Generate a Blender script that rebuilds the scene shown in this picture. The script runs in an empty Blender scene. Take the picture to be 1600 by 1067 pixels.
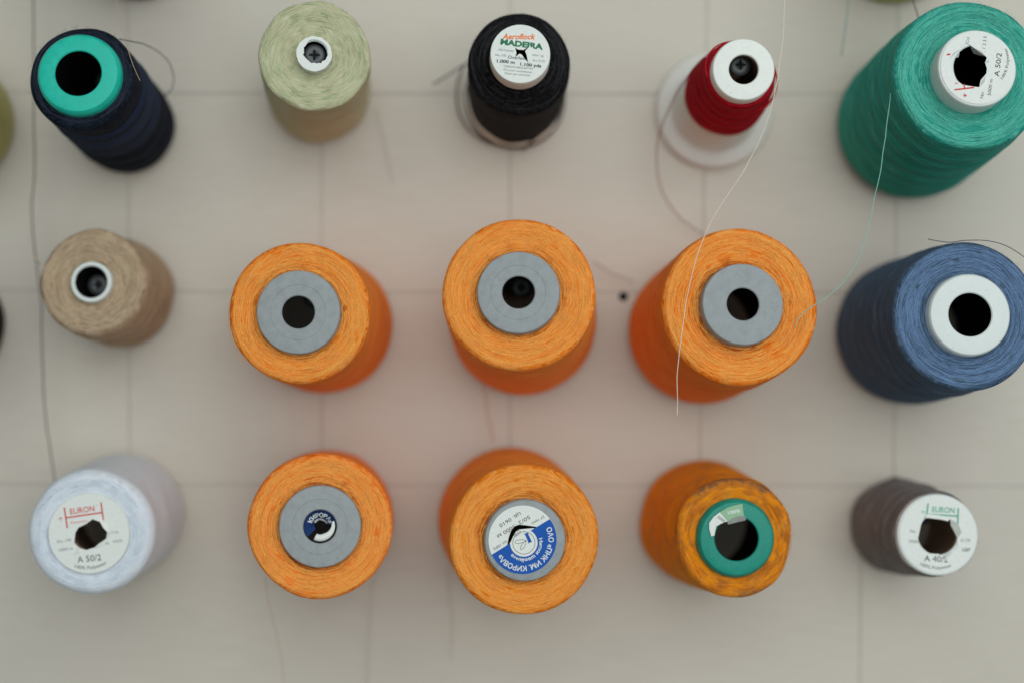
import bpy, bmesh, math, random
from mathutils import Vector, Matrix, noise
from math import sin, cos, pi, radians, sqrt, atan2

# ------------------------------------------------------------------ camera, light, exposure
scene = bpy.context.scene
COL = scene.collection
DIST = 0.80                      # lens to board, metres
MM = 0.36e-3                     # metres on the board per photograph pixel

cam_d = bpy.data.cameras.new('camera')
cam = bpy.data.objects.new('camera', cam_d)
COL.objects.link(cam)
cam.location = (0, -DIST, 0)
cam.rotation_euler = (radians(90), 0, 0)
cam_d.lens = 50
cam_d.sensor_width = 36
cam_d.clip_start = 0.01
cam_d.clip_end = 50
cam_d.dof.use_dof = True
cam_d.dof.focus_distance = DIST - 0.106
cam_d.dof.aperture_fstop = 1.7
cam_d.dof.aperture_blades = 9
scene.camera = cam

world = bpy.data.worlds.new('World')
scene.world = world
world.use_nodes = True
bg = world.node_tree.nodes['Background']
bg.inputs[0].default_value = (0.90, 1.0, 0.98, 1)
bg.inputs[1].default_value = 0.12


def area(name, loc, target, size, power, color):
    l = bpy.data.lights.new(name, 'AREA')
    l.shape = 'RECTANGLE'
    l.size, l.size_y = size
    l.energy = power
    l.color = color
    o = bpy.data.objects.new(name, l)
    COL.objects.link(o)
    o.location = loc
    d = Vector(target) - Vector(loc)
    o.rotation_euler = d.to_track_quat('-Z', 'Y').to_euler()
    return o


area('window_light', (0.60, -2.2, 0.65), (0, 0, 0), (3.2, 2.6), 54, (0.90, 0.985, 1.0))
scene.cycles.max_bounces = 16
scene.cycles.diffuse_bounces = 10
scene.view_settings.view_transform = 'Standard'
scene.view_settings.look = 'None'
scene.view_settings.gamma = 1
scene.view_settings.exposure = 0.1

# ------------------------------------------------------------------ helpers
random.seed(7)


def lin(c, k=1.0):
    def f(v):
        v = v / 255.0
        return (v / 12.92 if v <= 0.04045 else ((v + 0.055) / 1.055) ** 2.4) * k
    return (f(c[0]), f(c[1]), f(c[2]), 1)


def at(px, py, d):
    """point d metres in front of the board that the photograph shows at px, py"""
    s = MM * (DIST - d) / DIST
    return Vector(((px - 800) * s, -d, (533.5 - py) * s))


def pxm(d):
    return MM * (DIST - d) / DIST


def link(name, me, mat=None, parent=None, smooth=True):
    o = bpy.data.objects.new(name, me)
    COL.objects.link(o)
    if mat is not None:
        me.materials.clear()
        me.materials.append(mat)
    if smooth and len(me.polygons):
        me.polygons.foreach_set('use_smooth', [True] * len(me.polygons))
    if parent is not None:
        o.parent = parent
    return o


def tag(o, label=None, cat=None, group=None, kind=None):
    if label: o['label'] = label
    if cat: o['category'] = cat
    if group: o['group'] = group
    if kind: o['kind'] = kind
    return o


def pydata(name, v, f):
    me = bpy.data.meshes.new(name)
    me.from_pydata([tuple(p) for p in v], [], f)
    me.update()
    return me


def lathe(name, prof, seg=128, closed=True, warp=None):
    v, f = [], []
    n = len(prof)
    for i in range(seg):
        a = 2 * pi * i / seg
        for (r, z) in prof:
            if warp:
                r, z = warp(r, z, a)
            v.append((r * cos(a), r * sin(a), z))
    m = n if closed else n - 1
    for i in range(seg):
        j = (i + 1) % seg
        for k in range(m):
            l = (k + 1) % n
            f.append((i * n + k, j * n + k, j * n + l, i * n + l))
    me = pydata(name, v, f)
    bm = bmesh.new(); bm.from_mesh(me)
    bmesh.ops.recalc_face_normals(bm, faces=bm.faces)
    bm.to_mesh(me); bm.free()
    return me


def catmull(pts, sub=8):
    pts = [Vector(p) for p in pts]
    if len(pts) < 3:
        return [pts[0].lerp(pts[-1], i / sub) for i in range(sub + 1)]
    out = []
    P = [pts[0] * 2 - pts[1]] + pts + [pts[-1] * 2 - pts[-2]]
    for i in range(1, len(P) - 2):
        a, b, c, d = P[i - 1:i + 3]
        for k in range(sub):
            t = k / sub
            out.append(0.5 * ((2 * b) + (c - a) * t + (2 * a - 5 * b + 4 * c - d) * t * t + (3 * b - a - 3 * c + d) * t ** 3))
    out.append(pts[-1])
    return out


def tube_into(v, f, pts, r, sides=6, taper=False):
    n = len(pts)
    base = len(v)
    up = Vector((0.31, 0.47, 0.83))
    for i, p in enumerate(pts):
        t = (pts[min(i + 1, n - 1)] - pts[max(i - 1, 0)])
        if t.length < 1e-12: t = Vector((1, 0, 0))
        t.normalize()
        x = t.cross(up)
        if x.length < 1e-3: x = t.cross(Vector((1, 0, 0)))
        x.normalize()
        y = t.cross(x)
        rr = r * (1 - 0.8 * i / (n - 1)) if taper else r
        for k in range(sides):
            a = 2 * pi * k / sides
            q = p + x * (rr * cos(a)) + y * (rr * sin(a))
            v.append((q.x, q.y, q.z))
    for i in range(n - 1):
        for k in range(sides):
            l = (k + 1) % sides
            f.append((base + i * sides + k, base + i * sides + l, base + (i + 1) * sides + l, base + (i + 1) * sides + k))
    f.append(tuple(base + k for k in range(sides))[::-1])
    f.append(tuple(base + (n - 1) * sides + k for k in range(sides)))


def thread_mesh(name, pts, r, sub=10, wob=0.0):
    p = catmull(pts, sub)
    if wob:
        p = [q + Vector((noise.noise(q * 90 + Vector((3, 1, 7))), 0, noise.noise(q * 90))) * wob for q in p]
    v, f = [], []
    tube_into(v, f, p, r, 8)
    return pydata(name, v, f)


def poly_mesh(name, loops, z=0.0, scale=1.0):
    """flat filled shape; inner loops are holes"""
    cu = bpy.data.curves.new(name, 'CURVE')
    cu.dimensions = '2D'
    cu.fill_mode = 'BOTH'
    for lp in loops:
        s = cu.splines.new('POLY')
        s.points.add(len(lp) - 1)
        for i, p in enumerate(lp):
            s.points[i].co = (p[0], p[1], 0, 1)
        s.use_cyclic_u = True
    o = bpy.data.objects.new(name, cu)
    me = bpy.data.meshes.new_from_object(o)
    bpy.data.objects.remove(o)
    for w in me.vertices:
        w.co = (w.co.x * scale, w.co.y * scale, z)
    # both curve faces lie on one plane: keep the one that looks outward
    bm = bmesh.new(); bm.from_mesh(me)
    bmesh.ops.remove_doubles(bm, verts=bm.verts, dist=1e-7)
    seen = set(); kill = []
    for fc in bm.faces:
        key = frozenset(w.index for w in fc.verts)
        if key in seen: kill.append(fc)
        seen.add(key)
    bmesh.ops.delete(bm, geom=kill, context='FACES_ONLY')
    bm.normal_update()
    for fc in bm.faces:
        if fc.normal.z < 0: fc.normal_flip()
    bm.to_mesh(me); bm.free()
    return me


def circ(cx, cy, r, n=96, a0=0, a1=360):
    full = abs(a1 - a0) >= 359.9
    m = n if full else n + 1
    return [(cx + r * cos(radians(a0 + (a1 - a0) * i / n)), cy + r * sin(radians(a0 + (a1 - a0) * i / n))) for i in range(m)]


class Print:
    """collects flat printed glyphs and strokes in label space (photo pixels, y up)"""
    def __init__(self):
        self.v, self.f = [], []

    def text(self, s, cap, x, y, rot=0, width=None, bend=None, bold=0.0, shear=0.0, keep=None):
        cu = bpy.data.curves.new('text', 'FONT')
        cu.body = s
        cu.size = cap / 0.72
        cu.align_x = 'CENTER'
        cu.shear = shear
        cu.offset = bold * cap
        cu.resolution_u = 3
        o = bpy.data.objects.new('text', cu)
        me = bpy.data.meshes.new_from_object(o)
        bpy.data.objects.remove(o)
        if not len(me.vertices): return
        xs = [w.co.x for w in me.vertices]
        cx, w0 = (min(xs) + max(xs)) / 2, max(xs) - min(xs)
        sx = (width / w0) if width else 1
        ca, sa = cos(radians(rot)), sin(radians(rot))
        b = len(self.v)
        for w in me.vertices:
            u, t = (w.co.x - cx) * sx, w.co.y - cap * 0.5
            if bend:                      # bend > 0: arch (tops outward); bend < 0: smile
                if bend > 0:
                    a = u / bend; u, t = (bend + t) * sin(a), (bend + t) * cos(a) - bend
                else:
                    R = -bend; a = u / R; u, t = (R - t) * sin(a), R - (R - t) * cos(a)
            self.v.append((x + u * ca - t * sa, y + u * sa + t * ca, 0))
        for p in me.polygons:
            fc = [b + i for i in p.vertices]
            cxx = sum(self.v[i][0] for i in fc) / len(fc); cyy = sum(self.v[i][1] for i in fc) / len(fc)
            if keep and not keep(cxx, cyy): continue
            self.f.append(fc)

    def line(self, x0, y0, x1, y1, w):
        dx, dy = x1 - x0, y1 - y0
        l = sqrt(dx * dx + dy * dy); nx, ny = -dy / l * w / 2, dx / l * w / 2
        b = len(self.v)
        self.v += [(x0 - nx, y0 - ny, 0), (x1 - nx, y1 - ny, 0), (x1 + nx, y1 + ny, 0), (x0 + nx, y0 + ny, 0)]
        self.f.append((b, b + 1, b + 2, b + 3))

    def path(self, pts, w, cyc=False):
        for a, c in zip(pts, pts[1:] + (pts[:1] if cyc else [])):
            self.line(a[0], a[1], c[0], c[1], w)

    def build(self, name, mat, parent, z, k):
        me = pydata(name, [(p[0] * k, p[1] * k, z) for p in self.v], self.f)
        bm = bmesh.new(); bm.from_mesh(me)
        bm.normal_update()
        for fc in bm.faces:
            if fc.normal.z < 0: fc.normal_flip()
        bm.to_mesh(me); bm.free()
        return link(name, me, mat, parent, smooth=False)


def inside(p, poly):
    c = False; n = len(poly)
    for i in range(n):
        (x1, y1), (x2, y2) = poly[i], poly[i - 1]
        if (y1 > p[1]) != (y2 > p[1]) and p[0] < (x2 - x1) * (p[1] - y1) / (y2 - y1) + x1: c = not c
    return c


# ------------------------------------------------------------------ materials
def new_mat(name):
    m = bpy.data.materials.new(name)
    m.use_nodes = True
    nt = m.node_tree
    return m, nt, nt.nodes['Principled BSDF']


def node(nt, t, **kw):
    n = nt.nodes.new(t)
    for k, v in kw.items(): setattr(n, k, v)
    return n


def mth(nt, op, a, b=None):
    n = node(nt, 'ShaderNodeMath', operation=op)
    for i, v in enumerate((a, b)):
        if v is None: continue
        if isinstance(v, (int, float)): n.inputs[i].default_value = v
        else: nt.links.new(v, n.inputs[i])
    return n.outputs[0]


def noise_n(nt, vec, scale, detail=2, rough=0.5):
    n = node(nt, 'ShaderNodeTexNoise')
    n.inputs['Scale'].default_value = scale
    n.inputs['Detail'].default_value = detail
    n.inputs['Roughness'].default_value = rough
    nt.links.new(vec, n.inputs['Vector'])
    return n.outputs['Fac']


def ramp(nt, fac, stops):
    n = node(nt, 'ShaderNodeValToRGB')
    cr = n.color_ramp
    while len(cr.elements) < len(stops): cr.elements.new(0.5)
    for e, (p, c) in zip(cr.elements, stops):
        e.position = p; e.color = c if len(c) == 4 else (*c, 1)
    nt.links.new(fac, n.inputs[0])
    return n.outputs[0]


def mixc(nt, fac, a, b, blend='MIX'):
    n = node(nt, 'ShaderNodeMix', data_type='RGBA', blend_type=blend)
    if isinstance(fac, (int, float)): n.inputs[0].default_value = fac
    else: nt.links.new(fac, n.inputs[0])
    for i, v in ((6, a), (7, b)):
        if isinstance(v, tuple): n.inputs[i].default_value = v
        else: nt.links.new(v, n.inputs[i])
    return n.outputs[2]


def plastic(name, c, rough=0.42, wear=0.12, sss=0.0, scratch=None):
    m, nt, b = new_mat(name)
    tc = node(nt, 'ShaderNodeTexCoord').outputs['Object']
    n1 = noise_n(nt, tc, 260, 4, 0.6)
    n2 = noise_n(nt, tc, 1900, 2)
    col = lin(c)
    dk = tuple(v * (1 - wear) for v in col[:3]) + (1,)
    lt = tuple(min(1, v * (1 + wear * 0.6) + 0.01) for v in col[:3]) + (1,)
    base = ramp(nt, n1, [(0.32, dk), (0.5, col), (0.72, lt)])
    # specks of lint and scuffs
    sp = ramp(nt, noise_n(nt, tc, 900, 1), [(0.70, (0, 0, 0)), (0.75, (1, 1, 1))])
    base = mixc(nt, mth(nt, 'MULTIPLY', sp, 0.35), base, scratch or tuple(v * 0.45 for v in col[:3]) + (1,))
    nt.links.new(base, b.inputs['Base Color'])
    nt.links.new(ramp(nt, n1, [(0.3, (rough - 0.08,) * 3), (0.7, (rough + 0.12,) * 3)]), b.inputs['Roughness'])
    bp = node(nt, 'ShaderNodeBump')
    bp.inputs['Strength'].default_value = 0.12
    bp.inputs['Distance'].default_value = 0.0004
    nt.links.new(n2, bp.inputs['Height'])
    nt.links.new(bp.outputs[0], b.inputs['Normal'])
    b.inputs['Specular IOR Level'].default_value = 0.35
    return m


def flat(name, c, rough=0.6, spec=0.3, k=1.0):
    m, nt, b = new_mat(name)
    tc = node(nt, 'ShaderNodeTexCoord').outputs['Object']
    n1 = noise_n(nt, tc, 700, 3)
    col = lin(c, k)
    nt.links.new(ramp(nt, n1, [(0.3, tuple(v * 0.95 for v in col[:3])), (0.7, tuple(min(1, v * 1.02) for v in col[:3]))]), b.inputs['Base Color'])
    b.inputs['Roughness'].default_value = rough
    b.inputs['Specular IOR Level'].default_value = spec
    return m


def yarn_mat(name, base, dark, light, freq=2900, contrast=0.75, bands=None, stain=None, grime=None, sheen=0.06, speck=None, seed=0.0):
    """wound thread: streaks run round the spool, crossing at shallow angles.
    bands: list of (z0, z1, colour) dyed bands on the side; stain: (colour, amount); grime: (colour, r0, r1) dirt on the face"""
    m, nt, b = new_mat(name)
    tc = node(nt, 'ShaderNodeTexCoord').outputs['Object']
    sep = node(nt, 'ShaderNodeSeparateXYZ'); nt.links.new(tc, sep.inputs[0])
    x, y, z = sep.outputs
    r = mth(nt, 'SQRT', mth(nt, 'ADD', mth(nt, 'MULTIPLY', x, x), mth(nt, 'MULTIPLY', y, y)))
    th = mth(nt, 'ARCTAN2', y, x)
    s = mth(nt, 'ADD', mth(nt, 'ADD', r, z), seed * 0.731)
    ct, st = mth(nt, 'COSINE', th), mth(nt, 'SINE', th)
    layers = []
    for k, amp, ph, fr, m_ in ((3, 0.0020, 0.0, freq, 2.4), (4, -0.0022, 1.3, freq * 0.85, 2.9), (2, 0.003, 4.0, freq * 0.6, 1.4)):
        off = mth(nt, 'MULTIPLY', mth(nt, 'SINE', mth(nt, 'ADD', mth(nt, 'MULTIPLY', th, float(k)), ph)), amp)
        cb = node(nt, 'ShaderNodeCombineXYZ')
        nt.links.new(mth(nt, 'MULTIPLY', mth(nt, 'ADD', s, off), fr), cb.inputs[0])
        nt.links.new(mth(nt, 'MULTIPLY', ct, m_), cb.inputs[1])
        nt.links.new(mth(nt, 'MULTIPLY', st, m_), cb.inputs[2])
        layers.append(noise_n(nt, cb.outputs[0], 1.0, 2.5, 0.55))
    h = mth(nt, 'ADD', mth(nt, 'MULTIPLY', layers[0], 0.42), mth(nt, 'ADD', mth(nt, 'MULTIPLY', layers[1], 0.36), mth(nt, 'MULTIPLY', layers[2], 0.22)))
    hw = 0.13 / contrast
    col = ramp(nt, h, [(0.5 - hw, lin(dark)), (0.5, lin(base)), (0.5 + hw, lin(light))])
    # broad uneven dye and dust
    n1 = noise_n(nt, tc, 70, 3)
    col = mixc(nt, mth(nt, 'MULTIPLY', ramp(nt, n1, [(0.4, (0, 0, 0)), (0.7, (1, 1, 1))]), 0.18), col, lin(dark))
    if bands:
        wob = mth(nt, 'MULTIPLY', mth(nt, 'SUBTRACT', noise_n(nt, tc, 45, 2), 0.5), 0.006)
        zz = mth(nt, 'ADD', z, wob)
        for z0, z1, c in bands:
            inside_ = mth(nt, 'MULTIPLY', mth(nt, 'GREATER_THAN', zz, z0), mth(nt, 'LESS_THAN', zz, z1))
            col = mixc(nt, mth(nt, 'MULTIPLY', inside_, 0.75), col, lin(c))
    if stain:
        c, amt = stain
        n2 = ramp(nt, noise_n(nt, tc, 130, 5, 0.7), [(0.50, (0, 0, 0)), (0.66, (1, 1, 1))])
        col = mixc(nt, mth(nt, 'MULTIPLY', n2, amt), col, lin(c))
    if grime:
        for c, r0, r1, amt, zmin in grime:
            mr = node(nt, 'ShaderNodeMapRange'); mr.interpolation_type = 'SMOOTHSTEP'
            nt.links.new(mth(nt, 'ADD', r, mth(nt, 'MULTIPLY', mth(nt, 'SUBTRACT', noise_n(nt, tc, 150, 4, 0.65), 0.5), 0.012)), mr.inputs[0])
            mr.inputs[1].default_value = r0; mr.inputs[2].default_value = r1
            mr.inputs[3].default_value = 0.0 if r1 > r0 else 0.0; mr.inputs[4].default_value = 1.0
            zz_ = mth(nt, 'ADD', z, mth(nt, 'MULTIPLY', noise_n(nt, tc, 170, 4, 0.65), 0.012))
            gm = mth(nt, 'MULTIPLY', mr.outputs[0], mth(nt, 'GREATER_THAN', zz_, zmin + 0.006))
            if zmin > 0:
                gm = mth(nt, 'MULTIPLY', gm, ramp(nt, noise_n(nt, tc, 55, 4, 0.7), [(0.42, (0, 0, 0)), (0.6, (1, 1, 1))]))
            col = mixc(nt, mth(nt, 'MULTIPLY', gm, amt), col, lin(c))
    if speck:
        sp = ramp(nt, noise_n(nt, tc, 1300, 1), [(0.66, (0, 0, 0)), (0.74, (1, 1, 1))])
        col = mixc(nt, mth(nt, 'MULTIPLY', sp, 0.5), col, lin(speck))
    nt.links.new(col, b.inputs['Base Color'])
    b.inputs['Roughness'].default_value = 0.75
    b.inputs['Specular IOR Level'].default_value = 0.08
    b.inputs['Sheen Weight'].default_value = sheen
    b.inputs['Sheen Roughness'].default_value = 0.45
    b.inputs['Sheen Tint'].default_value = lin(light)
    bp = node(nt, 'ShaderNodeBump')
    bp.inputs['Strength'].default_value = 0.75
    bp.inputs['Distance'].default_value = 0.00032
    nt.links.new(h, bp.inputs['Height'])
    nt.links.new(bp.outputs[0], b.inputs['Normal'])
    return m


def fibre(name, c):
    m, nt, b = new_mat(name)
    tc = node(nt, 'ShaderNodeTexCoord').outputs['Object']
    n1 = noise_n(nt, tc, 1200, 2)
    col = lin(c)
    nt.links.new(ramp(nt, n1, [(0.35, tuple(v * 0.88 for v in col[:3])), (0.65, tuple(min(1, v * 1.06) for v in col[:3]))]), b.inputs['Base Color'])
    b.inputs['Roughness'].default_value = 0.8
    b.inputs['Specular IOR Level'].default_value = 0.06
    return m


M = {}
M['grey_plastic'] = plastic('grey_plastic', (154, 157, 158), 0.45, 0.13)
M['teal_plastic'] = plastic('teal_plastic', (22, 190, 166), 0.4, 0.07)
M['dark_teal_plastic'] = plastic('dark_teal_plastic', (12, 142, 122), 0.4, 0.12, scratch=lin((120, 190, 170)))
M['white_plastic'] = plastic('white_plastic', (226, 230, 226), 0.42, 0.03)
M['cream_plastic'] = plastic('cream_plastic', (240, 240, 232), 0.45, 0.04)
M['paper'] = flat('paper', (238, 238, 232), 0.7)
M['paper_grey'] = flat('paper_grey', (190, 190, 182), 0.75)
M['paper_green'] = flat('paper_green', (156, 194, 158), 0.7)
M['ink'] = flat('ink', (55, 55, 58), 0.7)
M['ink_grey'] = flat('ink_grey', (128, 128, 130), 0.7)
M['ink_red'] = flat('ink_red', (214, 70, 62), 0.7)
M['ink_teal'] = flat('ink_teal', (52, 168, 138), 0.7)
M['ink_orange'] = flat('ink_orange', (244, 124, 44), 0.7)
M['ink_green'] = flat('ink_green', (40, 122, 84), 0.7)
M['ink_blue'] = flat('ink_blue', (10, 86, 176), 0.6)
M['ink_dark_blue'] = flat('ink_dark_blue', (28, 58, 110), 0.6)
M['screw'] = flat('screw', (62, 64, 66), 0.4, 0.6)
M['slot'] = flat('slot', (8, 8, 8), 0.8)
M['bore'] = flat('bore', (22, 20, 20), 0.85, 0.1)  # near-black colour stands in for the shade deep inside the holes
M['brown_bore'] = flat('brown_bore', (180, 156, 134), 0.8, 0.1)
M['wood'] = flat('wood', (120, 92, 66), 0.7)
M['pencil'] = flat('pencil', (186, 177, 166), 0.8)


def milky():
    m, nt, b = new_mat('milky_plastic')
    b.inputs['Base Color'].default_value = lin((250, 248, 243))
    b.inputs['Roughness'].default_value = 0.35
    tr = node(nt, 'ShaderNodeBsdfTransparent')
    tl = node(nt, 'ShaderNodeBsdfTranslucent')
    tl.inputs[0].default_value = lin((250, 248, 243))
    m1 = node(nt, 'ShaderNodeMixShader'); m1.inputs[0].default_value = 0.35
    nt.links.new(b.outputs[0], m1.inputs[1]); nt.links.new(tl.outputs[0], m1.inputs[2])
    m2 = node(nt, 'ShaderNodeMixShader'); m2.inputs[0].default_value = 0.18
    nt.links.new(m1.outputs[0], m2.inputs[1]); nt.links.new(tr.outputs[0], m2.inputs[2])
    nt.links.new(m2.outputs[0], nt.nodes['Material Output'].inputs[0])
    return m


M['milky'] = milky()


def board_mat():
    m, nt, b = new_mat('painted_board')
    tc = node(nt, 'ShaderNodeTexCoord').outputs['Object']
    mp = node(nt, 'ShaderNodeMapping'); mp.inputs['Scale'].default_value = (0.25, 1, 3.0)
    nt.links.new(tc, mp.inputs[0])
    grain = noise_n(nt, mp.outputs[0], 160, 4, 0.6)
    cloud = noise_n(nt, tc, 7, 3)
    col = ramp(nt, grain, [(0.3, lin((207, 196, 182))), (0.7, lin((214, 204, 191)))])
    col = mixc(nt, mth(nt, 'MULTIPLY', ramp(nt, cloud, [(0.4, (0, 0, 0)), (0.65, (1, 1, 1))]), 0.5), col, lin((201, 192, 180)))
    nt.links.new(col, b.inputs['Base Color'])
    b.inputs['Roughness'].default_value = 0.55
    b.inputs['Specular IOR Level'].default_value = 0.3
    bp = node(nt, 'ShaderNodeBump'); bp.inputs['Strength'].default_value = 0.15; bp.inputs['Distance'].default_value = 0.0005
    nt.links.new(grain, bp.inputs['Height']); nt.links.new(bp.outputs[0], b.inputs['Normal'])
    return m


# ------------------------------------------------------------------ the board
def box(name, lo, hi, mat, parent=None):
    v = [(x, y, z) for x in (lo[0], hi[0]) for y in (lo[1], hi[1]) for z in (lo[2], hi[2])]
    f = [(0, 1, 3, 2), (4, 6, 7, 5), (0, 4, 5, 1), (2, 3, 7, 6), (0, 2, 6, 4), (1, 5, 7, 3)]
    return link(name, pydata(name, v, f), mat, parent, smooth=False)


board = box('board', (-0.62, 0, -0.46), (0.62, 0.018, 0.46), board_mat())
tag(board, 'pale painted board ruled with faint pencil lines behind the spools', 'board', kind='structure')


def pencil(pts, w=0.0007):
    v, f = [], []
    P = [at(px, py, 0.00025) for px, py in pts]
    P = catmull(P, 12)
    for i, p in enumerate(P):
        t = (P[min(i + 1, len(P) - 1)] - P[max(i - 1, 0)]).normalized()
        nrm = Vector((-t.z, 0, t.x)) * w / 2 * (0.8 + 0.5 * noise.noise(p * 60))
        v += [tuple(p + nrm), tuple(p - nrm)]
        if i: f.append((2 * i - 2, 2 * i - 1, 2 * i + 1, 2 * i))
    return link('pencil_line', pydata('pencil_line', v, f), M['pencil'], board, smooth=False)


for y0 in (146, 456, 757):
    pencil([(-200, y0 - 3), (400, y0), (1100, y0 + 1), (1800, y0 + 2)], 0.0010)
for x0, x1, ya, yb in ((199, 203, -60, 760), (502, 503, -60, 760), (797, 797, -60, 760), (1106, 1093, -60, 760), (1404, 1397, -60, 760), (1345, 1343, 860, 1200)):
    pencil([(x0, ya), ((x0 + x1) / 2, (ya + yb) / 2), (x1, yb)], 0.0010)

# a drilled hole with a dark rim
hp = at(974, 464, 0)
hole = lathe('drill_hole', [(0.0003, 0.0004), (0.0018, 0.0004), (0.0024, 0.0006), (0.0026, 0.0002), (0.0026, -0.002), (0.0003, -0.002)], 24)
ho = link('drill_hole', hole, M['slot'], board)
ho.location = hp; ho.rotation_euler = (radians(90), 0, 0)


# ------------------------------------------------------------------ spools
def frame(p0, p1):
    z = (p1 - p0).normalized()
    x = Vector((1, 0, 0)); x = (x - z * x.dot(z)).normalized()
    y = z.cross(x)
    return Matrix((x, y, z)).transposed().to_4x4()


def make_peg(crossing, tip, screw=True, r=0.0048):
    """wooden peg fixed to the board, screw through its end"""
    p0 = at(crossing[0], crossing[1], 0.0)
    ax = frame(p0, tip); L = (tip - p0).length
    prof = [(0.0004, 0.0), (r, 0.0), (r, L - 0.001), (r - 0.001, L), (0.0004, L)]
    o = link('peg', lathe('peg', prof, 24), M['wood'], board)
    o.matrix_world = Matrix.Translation(p0) @ ax
    if screw:
        h = 0.0022
        sp = [(0.0004, 0.0), (0.0046, 0.0), (0.0056, 0.0012), (0.0050, h - 0.0004), (0.0035, h), (0.0004, h)]
        s = link('screw_head', lathe('screw_head', sp, 32), M['screw'], o)
        s.location = (0, 0, L + 0.0002)
        v, f = [], []
        for (w, l) in ((0.0005, 0.0026), (0.0026, 0.0005)):
            b = len(v)
            zz = h + 0.00012 + (0.00003 if w > l else 0)
            v += [(-w, -l, zz), (w, -l, zz), (w, l, zz), (-w, l, zz)]
            f.append((b, b + 1, b + 2, b + 3))
        me = pydata('cross_slot', v, f)
        s2 = bpy.data.objects.new('tmp', me)
        me.materials.append(M['slot'])
        # the recess belongs to the screw head mesh
        bm = bmesh.new(); bm.from_mesh(s.data)
        nb = len(bm.faces)
        bm.from_mesh(me)
        bm.faces.ensure_lookup_table()
        for fc in bm.faces[nb:]: fc.material_index = 1
        bm.to_mesh(s.data); bm.free()
        s.data.materials.append(M['slot'])
        bpy.data.objects.remove(s2)
    return o


def yarn_mesh(Rt, Rb, rin, zf, zb, dish=0.0015, shoulder=0.003, ripple=0.0, nrip=8, bulge=0.0, rough=0.0003, drop=0.0, seed=0):
    """wound body: face from rin to Rt at height zf, side down to Rb at zb"""
    prof = []
    nf = 22
    for i in range(nf + 1):
        t = i / nf
        r = rin + (Rt - shoulder - rin) * t
        prof.append((r, zf - dish * (1 - t) ** 1.5 - drop * t))
    z1 = zf - drop
    for i in range(1, 7):
        a = pi / 2 * i / 6
        prof.append((Rt - shoulder + shoulder * sin(a), z1 - shoulder + shoulder * cos(a)))
    ns = 40
    for i in range(1, ns + 1):
        t = i / ns
        z = z1 - shoulder + (zb + 0.002 - z1 + shoulder) * t
        r = Rt + (Rb - Rt) * t + bulge * sin(pi * t)
        if ripple: r += ripple * sin(2 * pi * nrip * t) * min(1, 6 * t)
        prof.append((r, z))
    prof.append((Rb - 0.0015, zb))
    prof.append((Rb * 0.72, zb))
    prof.append((rin - 0.001, zf - 0.010))
    off = Vector((seed * 3.7, seed * 1.3, seed * 5.1))

    def warp(r, z, a):
        if r < rin or (z <= zb and r < Rb * 0.8): return r, z
        q = Vector((cos(a) * 1.6, sin(a) * 1.6, z * 60)) + off
        d = noise.noise(q) * rough * 2.2
        d2 = noise.noise(Vector((cos(a) * 4, sin(a) * 4, r * 300)) + off) * rough * 1.2
        return r + d, z + d2
    return lathe('yarn', prof, 160, True, warp)


def arcs_mesh(Rt, rin, zf, dish, drop, shoulder, n, rad, seed):
    """single windings that ride on the face"""
    rnd = random.Random(seed)
    v, f = [], []
    for _ in range(n):
        r = rin + 0.0006 + (Rt - shoulder * 0.8 - rin) * (rnd.random() ** 0.75)
        a0 = rnd.random() * 2 * pi
        da = rnd.uniform(0.35, 1.6)
        sl = rnd.uniform(-1, 1) * 0.0016
        m = max(6, int(da * 14))
        pts = []
        for i in range(m + 1):
            t = i / m
            rr = min(max(r + sl * (t - 0.5) * 2 + 0.0009 * (t - 0.5) ** 2, rin + 0.0004), Rt - shoulder * 0.35)
            tt = min(1, max(0, (rr - rin) / (Rt - shoulder - rin)))
            z = zf - dish * (1 - tt) ** 1.5 - drop * tt + rad * 0.8
            if rr > Rt - shoulder:
                q = (rr - Rt + shoulder) / shoulder
                z -= shoulder * (1 - sqrt(max(0, 1 - q * q)))
            z -= rad * 2.2 * (2 * t - 1) ** 4
            a = a0 + da * t
            pts.append(Vector((rr * cos(a), rr * sin(a), z)))
        tube_into(v, f, pts, rad, 5)
    return pydata('loose_windings', v, f)


def fuzz_mesh(Rt, Rb, rin, zf, zb, drop, n, seed, ln=0.003):
    rnd = random.Random(seed + 99)
    v, f = [], []
    for _ in range(n):
        a = rnd.random() * 2 * pi
        k = rnd.random()
        if k < 0.55:
            r = Rt - rnd.random() * 0.0025; z = zf - drop - 0.001; out = Vector((cos(a), sin(a), 0.4))
        elif k < 0.8:
            r = rin + (Rt - rin) * rnd.random(); z = zf - drop * (r - rin) / (Rt - rin); out = Vector((cos(a) * .3, sin(a) * .3, 1))
        else:
            t = rnd.random(); r = Rt + (Rb - Rt) * t; z = zf - drop - 0.003 + (zb - zf) * t * 0.7; out = Vector((cos(a), sin(a), 0.1))
        p = Vector((r * cos(a), r * sin(a), z))
        tan = Vector((-sin(a), cos(a), 0)) * rnd.uniform(-1.4, 1.4)
        d = (out * rnd.uniform(0.15, 0.6) + tan + Vector((rnd.uniform(-.3, .3), rnd.uniform(-.3, .3), rnd.uniform(-.2, .3)))).normalized()
        L = ln * rnd.uniform(0.3, 1.2)
        bend = Vector((rnd.uniform(-1, 1), rnd.uniform(-1, 1), rnd.uniform(-1, 1))) * L * 0.35
        pts = [p, p + d * L * 0.5 + bend * 0.4, p + d * L + bend * 0.2]
        tube_into(v, f, pts, 0.000045, 3, True)
    return pydata('fuzz', v, f)


SPOOLS = {}


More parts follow.
